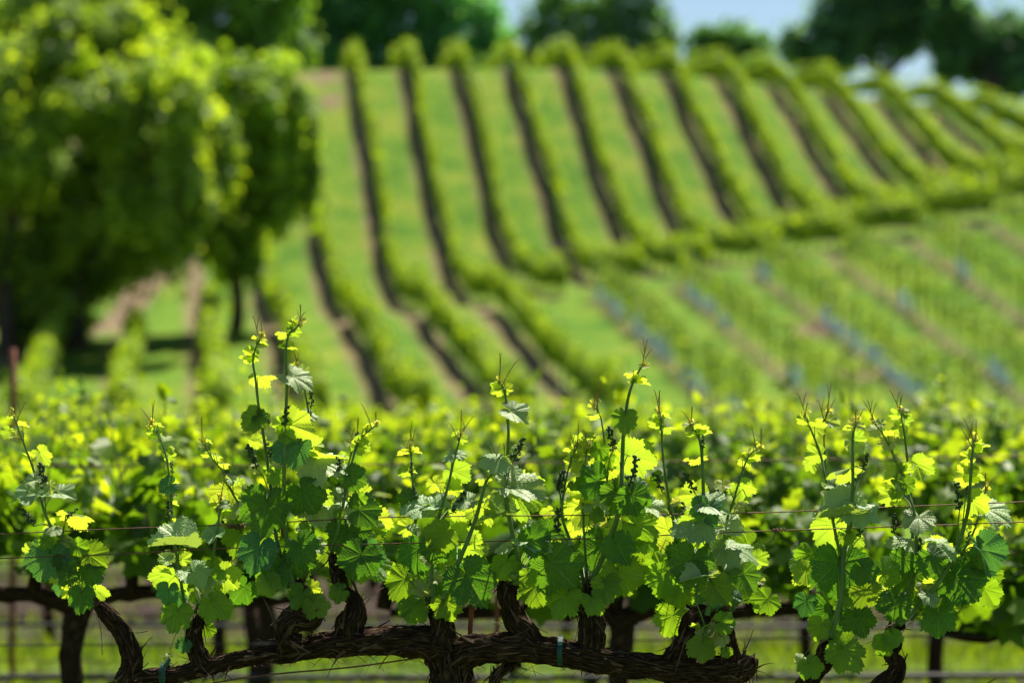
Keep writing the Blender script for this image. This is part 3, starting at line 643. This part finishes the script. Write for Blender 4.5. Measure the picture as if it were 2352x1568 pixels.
def parse_shoots(txt):
    out = []
    for ln in txt.strip().splitlines():
        h, *ps = ln.split('|'); c, dy, r = h.split()
        uv = [CU(c, *map(float, p.split())) for p in ps]
        out.append((uv, float(dy), float(r) * CR[c][2]))
    return out
VINES = {'main': parse_shoots(SHOOTS_MAIN), 'right': parse_shoots(SHOOTS_RIGHT)}
def densify(uv):
    out = []
    for (a, b), (c, d) in zip(uv[:-1], uv[1:]):
        for i in range(6): out.append((a + (c - a) * i / 6, b + (d - b) * i / 6))
    out.append(uv[-1]); return out
def front_vine(key, root, rg, fills):
    shoots = []
    for uv, dy, r in VINES[key]:
        L3 = [U(u, v, FOCUS + dy + .012 * math.sin(i * 1.3 + u)) for i, (u, v) in enumerate(uv)]
        shoots.append(dict(uv=densify(uv), dy=dy, r=r * M_PX * .85, pts=L3, extra=MB(), subs=[]))
    def nearest(u, v):
        best = None
        for s in shoots:
            for i, (a, b) in enumerate(s['uv']):
                d = math.hypot(a - u, b - v)
                if best is None or d < best[0]: best = (d, s, i)
        return best
    def attach(s, i, pos, rad, at=.3):
        i = max(0, i - 4)
        n = len(s['pts']) - 1; k = min(i // 6, n - 1); t = (i - k * 6) / 6
        a = s['pts'][k].lerp(s['pts'][k + 1], t)
        mid = a.lerp(pos, .55) + Vector((0, 0, .012))
        tube(s['extra'], [a, mid, pos], [rad * 1.25, rad, rad * .9], 6, 4)
    items = []
    for ch in LEAVES.replace('\n', '|').split('|'):
        if not ch.strip(): continue
        c, x, y, s, a, ty = ch.split()
        u, v = CU(c, float(x), float(y))
        if (u > 1805) != (key == 'right'): continue
        items.append((u, v, float(s) * CR[c][2], float(a), ty, None))
    for (c, x0, y0, x1, y1, n) in fills:                     # leaves deeper in the canopy
        for _ in range(int(n * .3)):
            u, v = CU(c, rg.uniform(x0, x1), rg.uniform(y0, y1))
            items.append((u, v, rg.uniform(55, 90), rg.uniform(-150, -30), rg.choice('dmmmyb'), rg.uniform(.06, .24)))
    for sh in shoots:                                        # small side leaves on the middle of each shoot
        k = len(sh['uv'])
        for _ in range(4):
            u, v = sh['uv'][int((k - 1) * rg.uniform(.08, .62))]
            items.append((u + rg.uniform(-34, 34), v + rg.uniform(-16, 22), rg.uniform(20, 42), rg.uniform(-170, -10), rg.choice('yymmpgn'), None))
    for sh in shoots:                                        # leaves shrink towards the tip
        k = len(sh['uv']); sd = rg.choice((-1, 1))
        if sh['pts'][-1].z < 1.15: continue
        for fr, sz0 in ((.97, 20), (.91, 26), (.84, 33)):
            u, v = sh['uv'][int((k - 1) * fr)]; sd = -sd
            if rg.random() < .8: items.append((u + sd * rg.uniform(4, 9), v - rg.uniform(2, 6), sz0 * rg.uniform(.8, 1.15), 90 - sd * rg.uniform(50, 115), rg.choice('gyn'), None))
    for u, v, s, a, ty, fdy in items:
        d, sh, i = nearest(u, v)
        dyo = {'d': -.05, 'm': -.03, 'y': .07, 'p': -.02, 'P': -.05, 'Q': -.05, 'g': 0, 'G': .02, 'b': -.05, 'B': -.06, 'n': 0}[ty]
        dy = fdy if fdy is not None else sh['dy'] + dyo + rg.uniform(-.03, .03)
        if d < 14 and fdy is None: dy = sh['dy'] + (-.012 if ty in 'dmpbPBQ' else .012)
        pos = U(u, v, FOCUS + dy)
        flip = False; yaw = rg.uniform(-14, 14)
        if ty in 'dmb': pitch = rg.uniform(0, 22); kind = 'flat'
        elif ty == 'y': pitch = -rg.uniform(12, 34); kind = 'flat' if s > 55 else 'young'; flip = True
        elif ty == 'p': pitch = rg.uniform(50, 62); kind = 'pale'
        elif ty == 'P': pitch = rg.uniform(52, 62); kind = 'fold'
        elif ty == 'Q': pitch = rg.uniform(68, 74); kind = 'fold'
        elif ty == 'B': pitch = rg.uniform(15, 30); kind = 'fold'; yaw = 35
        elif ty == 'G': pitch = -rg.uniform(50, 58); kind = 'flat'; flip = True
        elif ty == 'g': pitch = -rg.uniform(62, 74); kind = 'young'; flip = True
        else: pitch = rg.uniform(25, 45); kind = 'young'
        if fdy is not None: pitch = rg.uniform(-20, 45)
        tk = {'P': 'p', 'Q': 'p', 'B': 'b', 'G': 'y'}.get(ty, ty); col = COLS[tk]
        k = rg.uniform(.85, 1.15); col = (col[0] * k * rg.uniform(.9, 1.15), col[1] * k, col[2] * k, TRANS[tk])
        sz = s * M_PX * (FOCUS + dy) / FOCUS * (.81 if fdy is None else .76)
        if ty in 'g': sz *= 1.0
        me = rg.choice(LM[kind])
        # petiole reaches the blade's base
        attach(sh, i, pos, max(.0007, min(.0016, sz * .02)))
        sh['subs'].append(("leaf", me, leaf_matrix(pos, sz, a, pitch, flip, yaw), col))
    for ch in CLUSTERS.replace('\n', '|').split('|'):
        c, x, y, a, ln = ch.split(); u, v = CU(c, float(x), float(y))
        if (u > 1805) != (key == 'right'): continue
        d, sh, i = nearest(u, v)
        pos = U(u, v, FOCUS + sh['dy'] - .02)
        attach(sh, i - 2, pos, .0011)
        dirv = (CX * math.cos(R(float(a))) + CZ * math.sin(R(float(a))) + Vector((0, rg.uniform(-.3, .3), 0))).normalized()
        m = Matrix.Translation(pos) @ dirv.to_track_quat('Z', 'Y').to_matrix().to_4x4() @ Matrix.Scale(float(ln) * CR[c][2] * M_PX * 1.15, 4)
        sh['subs'].append(("flower_cluster", rg.choice(BEADS), m, None))
    for si, s in enumerate(shoots):
        base = s['pts'][0]; tip = s['pts'][-1]
        n = len(s['pts'])
        mb = s['extra']
        bump = lambda a, L_, r: .12 * max(0, math.cos(L_ * 2 * math.pi / .055)) ** 8
        tube(mb, s['pts'], [s['r'] * (1 - .68 * (i / (n - 1)) ** 1.3) for i in range(n)], 10, 8, bump)
        sh = mb.build("shoot", M_STEM, root, base)
        for nm, me, m, col in s['subs']:
            o = bpy.data.objects.new(nm, me); COL.objects.link(o); put(o, sh, m)
            if col: o.color = col
        if tip.z < 1.15: continue
        d = (s['pts'][-1] - s['pts'][-2]).normalized()
        o = bpy.data.objects.new("shoot_tip", rg.choice(TIPS)); COL.objects.link(o); o.color = (.27, .31, .13, 1)
        put(o, sh, Matrix.Translation(tip - d * .004) @ (d + Vector((0, 0, .6))).normalized().to_track_quat('Z', 'Y').to_matrix().to_4x4() @ Matrix.Scale(rg.uniform(.014, .020), 4))
        for k in range(rg.choice((2, 2, 3))):
            t0 = s['pts'][-1].lerp(s['pts'][-2], (0, .45, .8)[k]); ln = rg.uniform(.022, .05)
            side = rg.choice((-1, 1)) * rg.uniform(.1, .55) if k else rg.uniform(-.2, .2)
            dd = Vector((side, rg.uniform(-.2, .2), 1)).normalized()
            mb = MB(); p1 = t0 + dd * ln * .5; p2 = t0 + dd * ln + Vector((side * ln * .15, 0, 0))
            p3 = p2 + Vector((side * .35 * ln, 0, rg.uniform(-.1, .25) * ln))
            tube(mb, [t0, p1, p2, p3], [.0011, .0009, .0007, .0004], 6, 6)
            if rg.random() < .6: tube(mb, [p1, p1 + Vector((-side * .2, .02, .35)).normalized() * ln * .35, p1 + Vector((-side * .5, .0, .6)).normalized() * ln * .6], [.0008, .0006, .0004], 5, 5)
            mb.build("tendril", M_TENDRIL, sh, t0)

def bark_disp(seed, amp=.16):
    def f(a, L_, r):
        amp_ = amp * 1.35; x, y = math.cos(a + L_ * 2.2), math.sin(a + L_ * 2.2)
        v = noise.noise((x * 3.6 + seed, y * 3.6, L_ * 13)) * 1.0 + noise.noise((x * 8 + seed, y * 8, L_ * 27)) * .8 + .55 * noise.noise((x * 20, y * 20 + seed, L_ * 60))
        w = noise.noise((x * .9, y * .9 + seed, L_ * 22))
        v += 1.5 * (abs(noise.noise((x * 6, y * 6 + seed, L_ * 18))) - .2) + .5 * noise.noise((x * 14, y * 14 + seed, L_ * 70))
        return amp_ * v + amp_ * w
    return f
def woody(root, name, c, txt, seed, dy=0.0, amp=.13, seg=64, n=14, mat=None):
    pts = []; rads = []
    for q in txt.split('|'):
        x, y, r, *z = map(float, q.split())
        pts.append(P(c, x, y, dy + (z[0] if z else 0))); rads.append(r * CR[c][2] * M_PX)
    mb = MB(); ps, rs = tube(mb, pts, rads, seg, n, bark_disp(seed, amp))
    ob = mb.build(name, mat or M_BARK, root, pts[0])
    return ob, ps, rs
def shreds(root, paths, rg, per_m=330):
    mb = MB()
    for ps, rs in paths:
        Lt = sum((b - a).length for a, b in zip(ps[:-1], ps[1:]))
        for _ in range(int(Lt * per_m)):
            i = rg.randrange(1, len(ps) - 1); d = ((ps[i + 1] - ps[i - 1]).normalized() + Vector((rg.gauss(0, .22), rg.gauss(0, .22), rg.gauss(0, .22)))).normalized()
            a = rg.uniform(0, 6.28); n0 = d.orthogonal().normalized(); b0 = d.cross(n0)
            rad = n0 * math.cos(a) + b0 * math.sin(a)
            p = ps[i] + rad * rs[i] * .95; ln = rg.uniform(.012, .05) * (1.7 if rg.random() < .15 else 1); w = rg.uniform(.0012, .0048)
            s = rg.choice((-1, 1)); lift = rg.uniform(.0, .3) if rg.random() < .86 else rg.uniform(.35, .9)
            sd = d.cross(rad).normalized() * w
            grav = Vector((0, 0, -1)) * (rg.uniform(.0, .5) if rad.z < 0 else .05)
            prev = None; vs = []
            for k in range(5):
                t = k / 4; q = p + d * s * ln * t + rad * ln * lift * t * t + grav * ln * t * t
                tw = math.cos(t * rg.uniform(.5, 2.0)); ww = sd * (1 - .75 * t) * max(.25, tw)
                vs += [q + ww, q - ww + rad * w * .4 * t]
            mb.add(vs, [(2 * k, 2 * k + 1, 2 * k + 3, 2 * k + 2) for k in range(4)])
    return tag(mb.build("loose_bark", M_SHRED, root, paths[0][0][0]), kind="stuff")

rg = random.Random(21)
p0 = U(1030, 1490, 6.03)
VINE = thing("grapevine", (p0.x, p0.y, 0), "gnarled sharp grapevine in front, two thick arms from its trunk and leafy upright shoots", "grapevine")
paths = []
def W(*a, **k):
    ob, ps, rs = woody(VINE, *a, **k); paths.append((ps, rs)); return ob
# trunk runs down to the ground; arms run left and right from its head
pts = [P('F', 1850, 1080, .03), P('F', 1900, 1250, .03), P('F', 1950, 1500, .03), P('F', 1960, 1900, .02)]
pts += [Vector((pts[-1].x + .01, 6.04, .45)), Vector((pts[-1].x - .01, 6.03, .2)), Vector((pts[-1].x, 6.03, -.05))]
mb = MB(); ps, rs = tube(mb, pts, [.028, .036, .040, .038, .036, .038, .045], 64, 14, bark_disp(3, .16)); mb.build("trunk", M_BARK, VINE, pts[-1]); paths.append((ps[:60], rs[:60]))
W("cordon", 'U', "1015 1487 36 .02|950 1470 36|870 1471 30|770 1478 27|660 1497 21|560 1511 18|470 1532 18|400 1550 19|330 1556 19|282 1572 16", 5)
W("cordon", 'U', "1045 1512 38 .03|1085 1495 32|1140 1490 33|1210 1488 31|1290 1498 29|1370 1514 29|1450 1526 28|1530 1536 29|1610 1542 31|1680 1540 31|1712 1528 27|1722 1505 18", 6)
W("cordon", 'G', "360 1310 42 .03|230 1360 45 .02|150 1430 46 .0|125 1520 44 .0|110 1640 42", 7)
W("spur", 'E', "1120 1490 80|1180 1400 95|1205 1270 88|1140 1060 78|1010 890 66|915 790 52|895 770 30", 8, amp=.16)
W("spur", 'E', "1870 1330 90|1800 1180 82|1790 1020 66|1830 920 52|1835 880 30", 9, amp=.18)
W("spur", 'F', "560 1120 70|430 1090 105|420 980 110|530 900 118|640 910 100|660 820 84|590 720 76|550 610 56|560 540 18", 10, dy=-.03, amp=.15)
W("spur", 'F', "980 1080 95|990 960 112|1050 860 96|1050 730 64|960 640 52|900 520 60|865 400 48|850 310 22", 11, amp=.18)
W("spur", 'F', "1840 1120 130|1860 960 105|1800 820 80|1760 740 40", 12, amp=.18)
W("spur", 'G', "470 1140 105|420 1010 92|320 930 78|285 800 66|250 680 84|255 590 88|256 580 60", 13, amp=.18)
W("spur", 'G', "1000 1190 115|1020 1000 108|1010 860 92|990 740 62|1015 610 54|1030 540 20", 14, amp=.18)
W("spur", 'G', "1760 1330 110|1900 1150 95|1960 960 95|2050 880 96|2110 860 50", 15, amp=.2)
W("spur", 'G', "2290 1420 105|2300 1250 82|2260 1060 74|2240 900 66|2270 820 40", 16, amp=.2)
for c, t in (('E', "900 800 20|850 650 18|800 470 20|770 420 12"), ('F', "565 580 12|575 490 9"), ('G', "430 560 22|440 440 16"), ('G', "2270 830 26|2320 560 30|2300 470 26"), ('F', "400 150 22|390 0 24|375 -60 10")):
    woody(VINE, "old_cane", c, t, 20, dy=.01, amp=.1, seg=16, n=6, mat=M_CANE)
shreds(VINE, paths, rg, 480)
front_vine('main', VINE, random.Random(33), [('A', 130, 1030, 400, 1160, 7), ('A', 640, 1080, 900, 1280, 10), ('A', 980, 900, 1330, 1180, 26), ('B', 430, 880, 620, 1090, 12), ('B', 680, 880, 1050, 1220, 26), ('C', 80, 960, 640, 1180, 34), ('C', 680, 900, 1120, 1230, 28)])
p1 = U(2400, 1640, 6.03)
VINE2 = thing("grapevine", (p1.x, p1.y, 0), "sharp grapevine at the right edge, its dense leafy shoots rising from two twisted stubs", "grapevine")
paths = []
def W2(*a, **k):
    ob, ps, rs = woody(VINE2, *a, **k); paths.append((ps, rs)); return ob
pts = [P('U', 2400, 1610, .03), P('U', 2410, 1700, .03), Vector((p1.x, 6.03, .5)), Vector((p1.x + .02, 6.03, -.05))]
mb = MB(); ps, rs = tube(mb, pts, [.03, .038, .037, .045], 48, 14, bark_disp(23, .16)); mb.build("trunk", M_BARK, VINE2, pts[-1]); paths.append((ps, rs))
W2("cordon", 'U', "2395 1625 32 .03|2300 1606 28|2200 1602 26|2080 1606 25|1980 1610 24|1880 1612 22|1820 1615 18", 25)
W2("spur", 'H', "330 1680 105|350 1540 92|430 1400 78|510 1300 76|530 1180 80|600 1140 70|690 1165 60|720 1180 30", 26, amp=.18)
W2("spur", 'H', "960 1680 100|1060 1520 108|1160 1430 78|1180 1320 64|1130 1230 62|1160 1120 70|1130 1030 54|1190 980 40|1260 970 24", 27, amp=.18)
shreds(VINE2, paths, rg, 300)
front_vine('right', VINE2, random.Random(34), [('D', 160, 1000, 470, 1300, 20), ('D', 480, 1000, 960, 1250, 26)])

# ties, stake, wires of the front row
def band(label, c, x, y, w, r, tail=None):
    ctr = P(c, x, y); k = CR[c][2] * M_PX; mb = MB(); r *= k; w *= k
    vs = []; n = 24
    for i in range(n):
        a = 6.2832 * i / n
        for rr, xx in ((r, -w), (r, w), (r - .0012, w), (r - .0012, -w)):
            vs.append(ctr + Vector((xx + .12 * rr * math.cos(a), math.cos(a) * rr, math.sin(a) * rr)))
    fs = []
    for i in range(n):
        a, b = i * 4, (i + 1) % n * 4
        for q in range(4): fs.append((a + q, a + (q + 1) % 4, b + (q + 1) % 4, b + q))
    mb.add(vs, fs)
    if tail:
        for tl in tail:
            q = [P(c, *t, -.03) for t in tl]
            tube(mb, q, [w * .8, w * .9, w * .6][:len(q)], 4, 2)
    tag(mb.build("vine_tie", M_TIE, None, ctr, smooth=False), label, "vine tie")
band("green tape tie wound round the right arm of the front grapevine", 'G', 745, 1205, 24, 142)
band("green tape tie with loose upright tails near the left end of the front vine", 'E', 1515, 1430, 28, 122, [[(1505, 1345), (1540, 1310), (1560, 1270)], [(1490, 1350), (1500, 1420), (1505, 1480)]])
mb = MB(); a = P('F', 2152, 800, .05); b = P('F', 2112, 1090, .05)
tube(mb, [a, b, Vector((b.x - .02, b.y, .3)), Vector((b.x - .03, b.y, -.1))], [.0046] * 4, 12, 40, lambda a_, L_, r: .12 * (math.sin(L_ * 2 * math.pi / .006) > .3))
tag(mb.build("rebar_stake", M_RUST, None, (b.x, b.y, 0)), "rusty ribbed rebar stake standing upright just right of the front trunk", "stake")
def wire(name, label, cat, pts, r, mat, extra=None, group=None):
    mb = MB(); tube(mb, pts, [r] * len(pts), 8, 4)
    if extra: extra(mb)
    return tag(mb.build(name, mat, None, pts[0]), label, cat, group)
def coil(c, x0, x1, y, dy, turns, tail):
    def f(mb):
        n = turns * 8; ps = []
        for i in range(n + 1):
            t = i / n; p = P(c, x0 + (x1 - x0) * t, y + (-8) * t, dy); a = 6.283 * turns * t
            ps.append(p + Vector((0, math.cos(a), math.sin(a))) * .0032)
        tube(mb, ps, [.0011] * len(ps), 5, 1)
        tube(mb, [P(c, *q, dy) for q in tail], [.0012] * len(tail), 5, 4)
    return f
def uw(lst, dy): return [U(u, v, FOCUS + dy) for u, v in lst]
wire("trellis_wire", "upper rusty wire crossing the front vine at leaf height, with a coiled splice", "wire", uw([(-500, 1252), (0, 1226), (290, 1213), (560, 1203), (880, 1188), (1200, 1184), (1700, 1178), (2050, 1164), (2352, 1152), (2800, 1135)], .012), .0011, M_WIRE, coil('E', 2090, 2250, 60, .012, 7, [(2080, 50), (2110, 75), (2140, 40), (2170, 80), (2230, 70)]))
wire("trellis_wire", "second rusty wire below the upper one on the front vine, with a small twisted end", "wire", uw([(-500, 1305), (0, 1282), (250, 1273), (500, 1259), (900, 1248), (1300, 1238), (1700, 1221), (2050, 1209), (2352, 1198), (2800, 1180)], -.01), .0011, M_WIRE, coil('H', 40, 170, 95, -.01, 4, [(60, 80), (75, 110), (55, 140), (50, 170), (15, 195), (-15, 215)]))
wire("trellis_wire", "lowest thin wire slanting up to the trunk under the left arm of the front vine", "wire", uw([(-300, 1720), (200, 1625), (551, 1557), (800, 1532), (960, 1510), (1030, 1500)], .0), .0016, M_WIRE)

# ------------------------------------------------------------------ rows behind
def back_vine_parts(seed, top, light=False):
    """one vine, trunk at the origin: trunk with arms, shoots in leaf"""
    rng = np.random.default_rng(seed); rg = random.Random(seed)
    t = thing("grapevine", (0, 0, 0), "x", "grapevine")
    mb = MB(); tube(mb, [(0, 0, -.05), (.02, 0, .3), (-.01, .01, .6), (.01, 0, .9)], [.036, .03, .028, .033], 14, 5, bark_disp(seed, .2)); mb.build("trunk", M_BARK, t)
    for s in (-1, 1):
        mb = MB(); tube(mb, [(0, 0, .87), (s * .12, 0, .9), (s * .3, .01, .90 + rg.uniform(-.02, .02)), (s * .5, 0, .89 + rg.uniform(-.02, .02)), (s * .64, 0, .89)], [.026, .022, .018, .015, .010], 14, 5, bark_disp(seed + s, .2))
        mb.build("cordon", M_BARK, t, (0, 0, .85))
    LB = [MB(), MB()]; x = -.66
    while x < .67:
        b = Vector((x, rg.uniform(-.02, .02), .9)); k = rg.uniform(.06, .14)
        mb = MB(); sp = b + Vector((rg.uniform(-.03, .03), 0, k)); tube(mb, [b, sp], [.022, .016], 9, 3, bark_disp(seed, .2)); mb.build("spur", M_BARK, t, b) if not light else None
        for q in range(rg.choice((2, 2, 3))):
            h = rg.uniform(.22, top - .03) * (1.35 if rg.random() < .14 else 1)
            lean = Vector((rg.uniform(-.12, .12), rg.uniform(-.10, .10), 0))
            pts = [sp, sp + Vector((lean.x * .4, lean.y * .7, h * .4)), sp + lean + Vector((0, 0, h))]
            mb = MB(); tube(mb, pts, [.0045, .0035, .0015], 6, 4)
            ob = None if light else mb.build("shoot", M_STEM, t, sp)
            n = int(11 + h * 29); s = rng.uniform(-.12, 1.03, n) 
            s = np.where(rng.uniform(size=n) < .5, s * .6, s)
            c = np.array(sp)[None] + np.outer(s, [lean.x, lean.y, h]) + rng.normal(0, 1, (n, 3)) * np.array([.06, .085, .025]) * (1.15 - .7 * np.clip(s, 0, 1))[:, None]
            size = (.11 - .072 * np.clip(s, 0, 1)) * rng.uniform(.6, 1.2, n)
            nr = np.stack([rng.normal(0, .55, n), rng.normal(.25, .75, n), rng.normal(.75, .45, n)], 1)
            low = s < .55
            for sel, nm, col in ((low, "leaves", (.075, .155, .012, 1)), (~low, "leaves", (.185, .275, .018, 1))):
                if sel.sum() == 0: continue
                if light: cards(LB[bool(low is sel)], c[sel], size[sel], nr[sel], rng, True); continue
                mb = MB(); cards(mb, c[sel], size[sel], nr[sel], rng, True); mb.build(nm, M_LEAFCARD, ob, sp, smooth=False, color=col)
        x += rg.uniform(.10, .16)
    if light:
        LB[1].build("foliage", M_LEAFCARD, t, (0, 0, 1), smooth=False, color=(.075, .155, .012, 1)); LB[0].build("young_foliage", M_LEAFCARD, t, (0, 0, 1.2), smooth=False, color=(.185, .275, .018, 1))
    return t
BV = [back_vine_parts(50, .42), back_vine_parts(51, .43), back_vine_parts(52, .40)]
BL = [back_vine_parts(53, .40, True), back_vine_parts(54, .42, True), back_vine_parts(55, .40, True)]
used = set()
WHERE = {2: [(-1.22, -.08, "behind the left end of the front vine"), (.30, -.12, "behind the right arm of the front vine"), (1.82, -.17, "behind the vine at the right edge"), (-2.61, -.02, "")],
         3: [(-2.3, -.04, "at the left edge"), (-.865, -.06, "left of centre"), (.585, -.05, "right of centre"), (2.03, -.07, "at the right edge")],
         4: [(-2.55, 0, "at the far left"), (-1.1, 0, "left of centre"), (.35, 0, "near the centre"), (1.8, 0, "at the right")],
         5: [(-2.9, 0, "at the far left"), (-1.45, 0, "left of centre"), (0, 0, "in the centre"), (1.45, 0, "right of centre"), (2.9, 0, "at the far right")],
         6: [(-2.6, 0, "at the far left"), (-1.15, 0, "left of centre"), (.3, 0, "near the centre"), (1.75, 0, "right of centre"), (3.2, 0, "at the far right")],
         7: [(-3.6, 0, "at the far left"), (-2.15, 0, "left of centre"), (-.7, 0, "near the centre"), (.75, 0, "right of centre"), (2.2, 0, "at the right"), (3.65, 0, "at the far right")],
         8: [(-3.9, 0, "at the far left"), (-2.45, 0, "at the left"), (-1, 0, "left of centre"), (.45, 0, "near the centre"), (1.9, 0, "right of centre"), (3.35, 0, "at the far right")],
         9: [(-4.4, 0, "at the far left"), (-2.95, 0, "at the left"), (-1.5, 0, "left of centre"), (-.05, 0, "in the centre"), (1.4, 0, "right of centre"), (2.85, 0, "at the right"), (4.3, 0, "at the far right")]}
NAMES = {2: "blurred leafy grapevine in the second row, ", 3: "more blurred grapevine in the third row, ", 4: "soft grapevine deep in the fourth row, ", 5: "soft grapevine deep in the fifth row, ", 6: "soft grapevine deep in the sixth row, ", 7: "soft grapevine deep in the seventh row, ", 8: "soft grapevine deep in the eighth row, ", 9: "soft grapevine in the ninth and last near row, "}
cnt = {0: 0, 1: 0}
for r, lst in WHERE.items():
    for x, dz, where in lst:
        if not where: continue
        far = int(r > 4); i = cnt[far]; cnt[far] += 1
        Yr = NEAR_ROWS[r - 1]; p = (BL if far else BV)[i % 3]
        m = Matrix.Translation((x, Yr, dz)) @ Matrix.Rotation(math.pi * (i // 3 % 2), 4, 'Z')
        if i < 3:
            o = p
            def mv(ob):
                for ch in ob.children: WM[ch.name] = m @ WM[ch.name]; mv(ch)
            mv(o); put(o, None, m)
        else: o = copy_tree(p, None, m)
        o["label"] = NAMES[r] + where; o["group"] = "blurred vines in the rows behind"
def level(v, Y): return U(1176, v, Y).z
def row_wire(name, label, cat, Y, v0, v1, r, mat):
    a, b = U(-300, v0, Y), U(2652, v1, Y); m = a.lerp(b, .5); m.z -= .008
    wire(name, label, cat, [a, m, b], r, mat)
row_wire("trellis_wire", "blurred wire strung through the bright leaf tops of the second row", "wire", 8.85, 1072, 1042, .0017, M_WIRE)
row_wire("trellis_wire", "blurred reddish wire just under the leaves of the second row, upper of a pair", "wire", 8.95, 1263, 1226, .0017, M_WIRE)
row_wire("trellis_wire", "blurred reddish wire just under the leaves of the second row, lower of a pair", "wire", 8.9, 1292, 1262, .0017, M_WIRE)
row_wire("trellis_wire", "blurred grey wire along the second row at arm height, above the lit grass", "wire", 8.88, 1482, 1452, .0022, M_HOSE)
row_wire("trellis_wire", "blurred rusty wire low in the third row, in front of the sunlit grass", "wire", 11.1, 1510, 1545, .002, M_WIRE)
row_wire("trellis_wire", "blurred reddish wire across the third row, above its lit grass strip", "wire", 11.2, 1408, 1398, .0018, M_WIRE)
row_wire("trellis_wire", "soft wire strung through the fourth row between its trunks", "wire", 13.4, 1352, 1346, .0022, M_WIRE)
row_wire("drip_hose", "black drip hose hanging low along the third row", "hose", 11.15, 1552, 1548, .009, M_HOSE)
row_wire("drip_hose", "black drip hose hanging low along the fourth row", "hose", 13.4, 1432, 1436, .009, M_HOSE)
mb = MB(); a, b = U(1141, 1365, 8.8), U(1144, 1600, 8.8); tube(mb, [a, b, Vector((b.x, b.y, -.1))], [.006] * 3, 8, 3)
tag(mb.build("rebar_stake", M_RUST, None, (b.x, b.y, 0)), "blurred thin rusty stake in the second row, right of the sharp rebar stake", "stake")
mb = MB(); a = U(30, 800, 14.6); tube(mb, [a, Vector((a.x, a.y, .8)), Vector((a.x, a.y, -.1))], [.016] * 3, 6, 2)
tag(mb.build("trellis_post", M_RUST, None, (a.x, a.y, 0)), "rusty steel trellis post rising above the leaves at the left edge", "post")

# grass between the near rows
def grass():
    rng = np.random.default_rng(5); n = 50000
    Y = np.where(rng.uniform(size=n) < .86, rng.uniform(6.6, 18.4, n), rng.uniform(18.4, 30, n)); X = rng.uniform(-1, 1, n) * (Y * .19 + .3)
    dr = np.min(np.abs(Y[:, None] - np.array(NEAR_ROWS)[None]), 1)
    keep = rng.uniform(size=n) < np.clip((dr - .3) / .5, .06, 1); X, Y = X[keep], Y[keep]; n = len(X)
    h = rng.uniform(.05, .16, n); a = rng.uniform(0, 6.28, n); w = rng.uniform(.003, .007, n); lean = rng.normal(0, .35, (n, 2)) * h[:, None]
    V = np.empty((n, 4, 3)); ca, sa = np.cos(a) * w, np.sin(a) * w; Z = terr(X, Y) - .01
    V[:, 0] = np.stack([X - ca, Y - sa, Z], 1); V[:, 1] = np.stack([X + ca, Y + sa, Z], 1)
    V[:, 2] = np.stack([X + lean[:, 0] * .5 + ca * .7, Y + lean[:, 1] * .5 + sa * .7, Z + h * .6], 1); V[:, 3] = np.stack([X + lean[:, 0], Y + lean[:, 1], Z + h], 1)
    mb = MB(); mb.v = V.reshape(-1, 3).tolist(); mb.uv = [(0, 0)] * (4 * n); mb.at = np.repeat(rng.uniform(0, 1, n), 4).tolist()
    mb.f = [(4 * i, 4 * i + 1, 4 * i + 2) for i in range(n)] + [(4 * i, 4 * i + 2, 4 * i + 3) for i in range(n)]
    tag(mb.build("grass", M_LEAFCARD, smooth=False, color=(.10, .16, .014, 1)), kind="stuff")
grass()
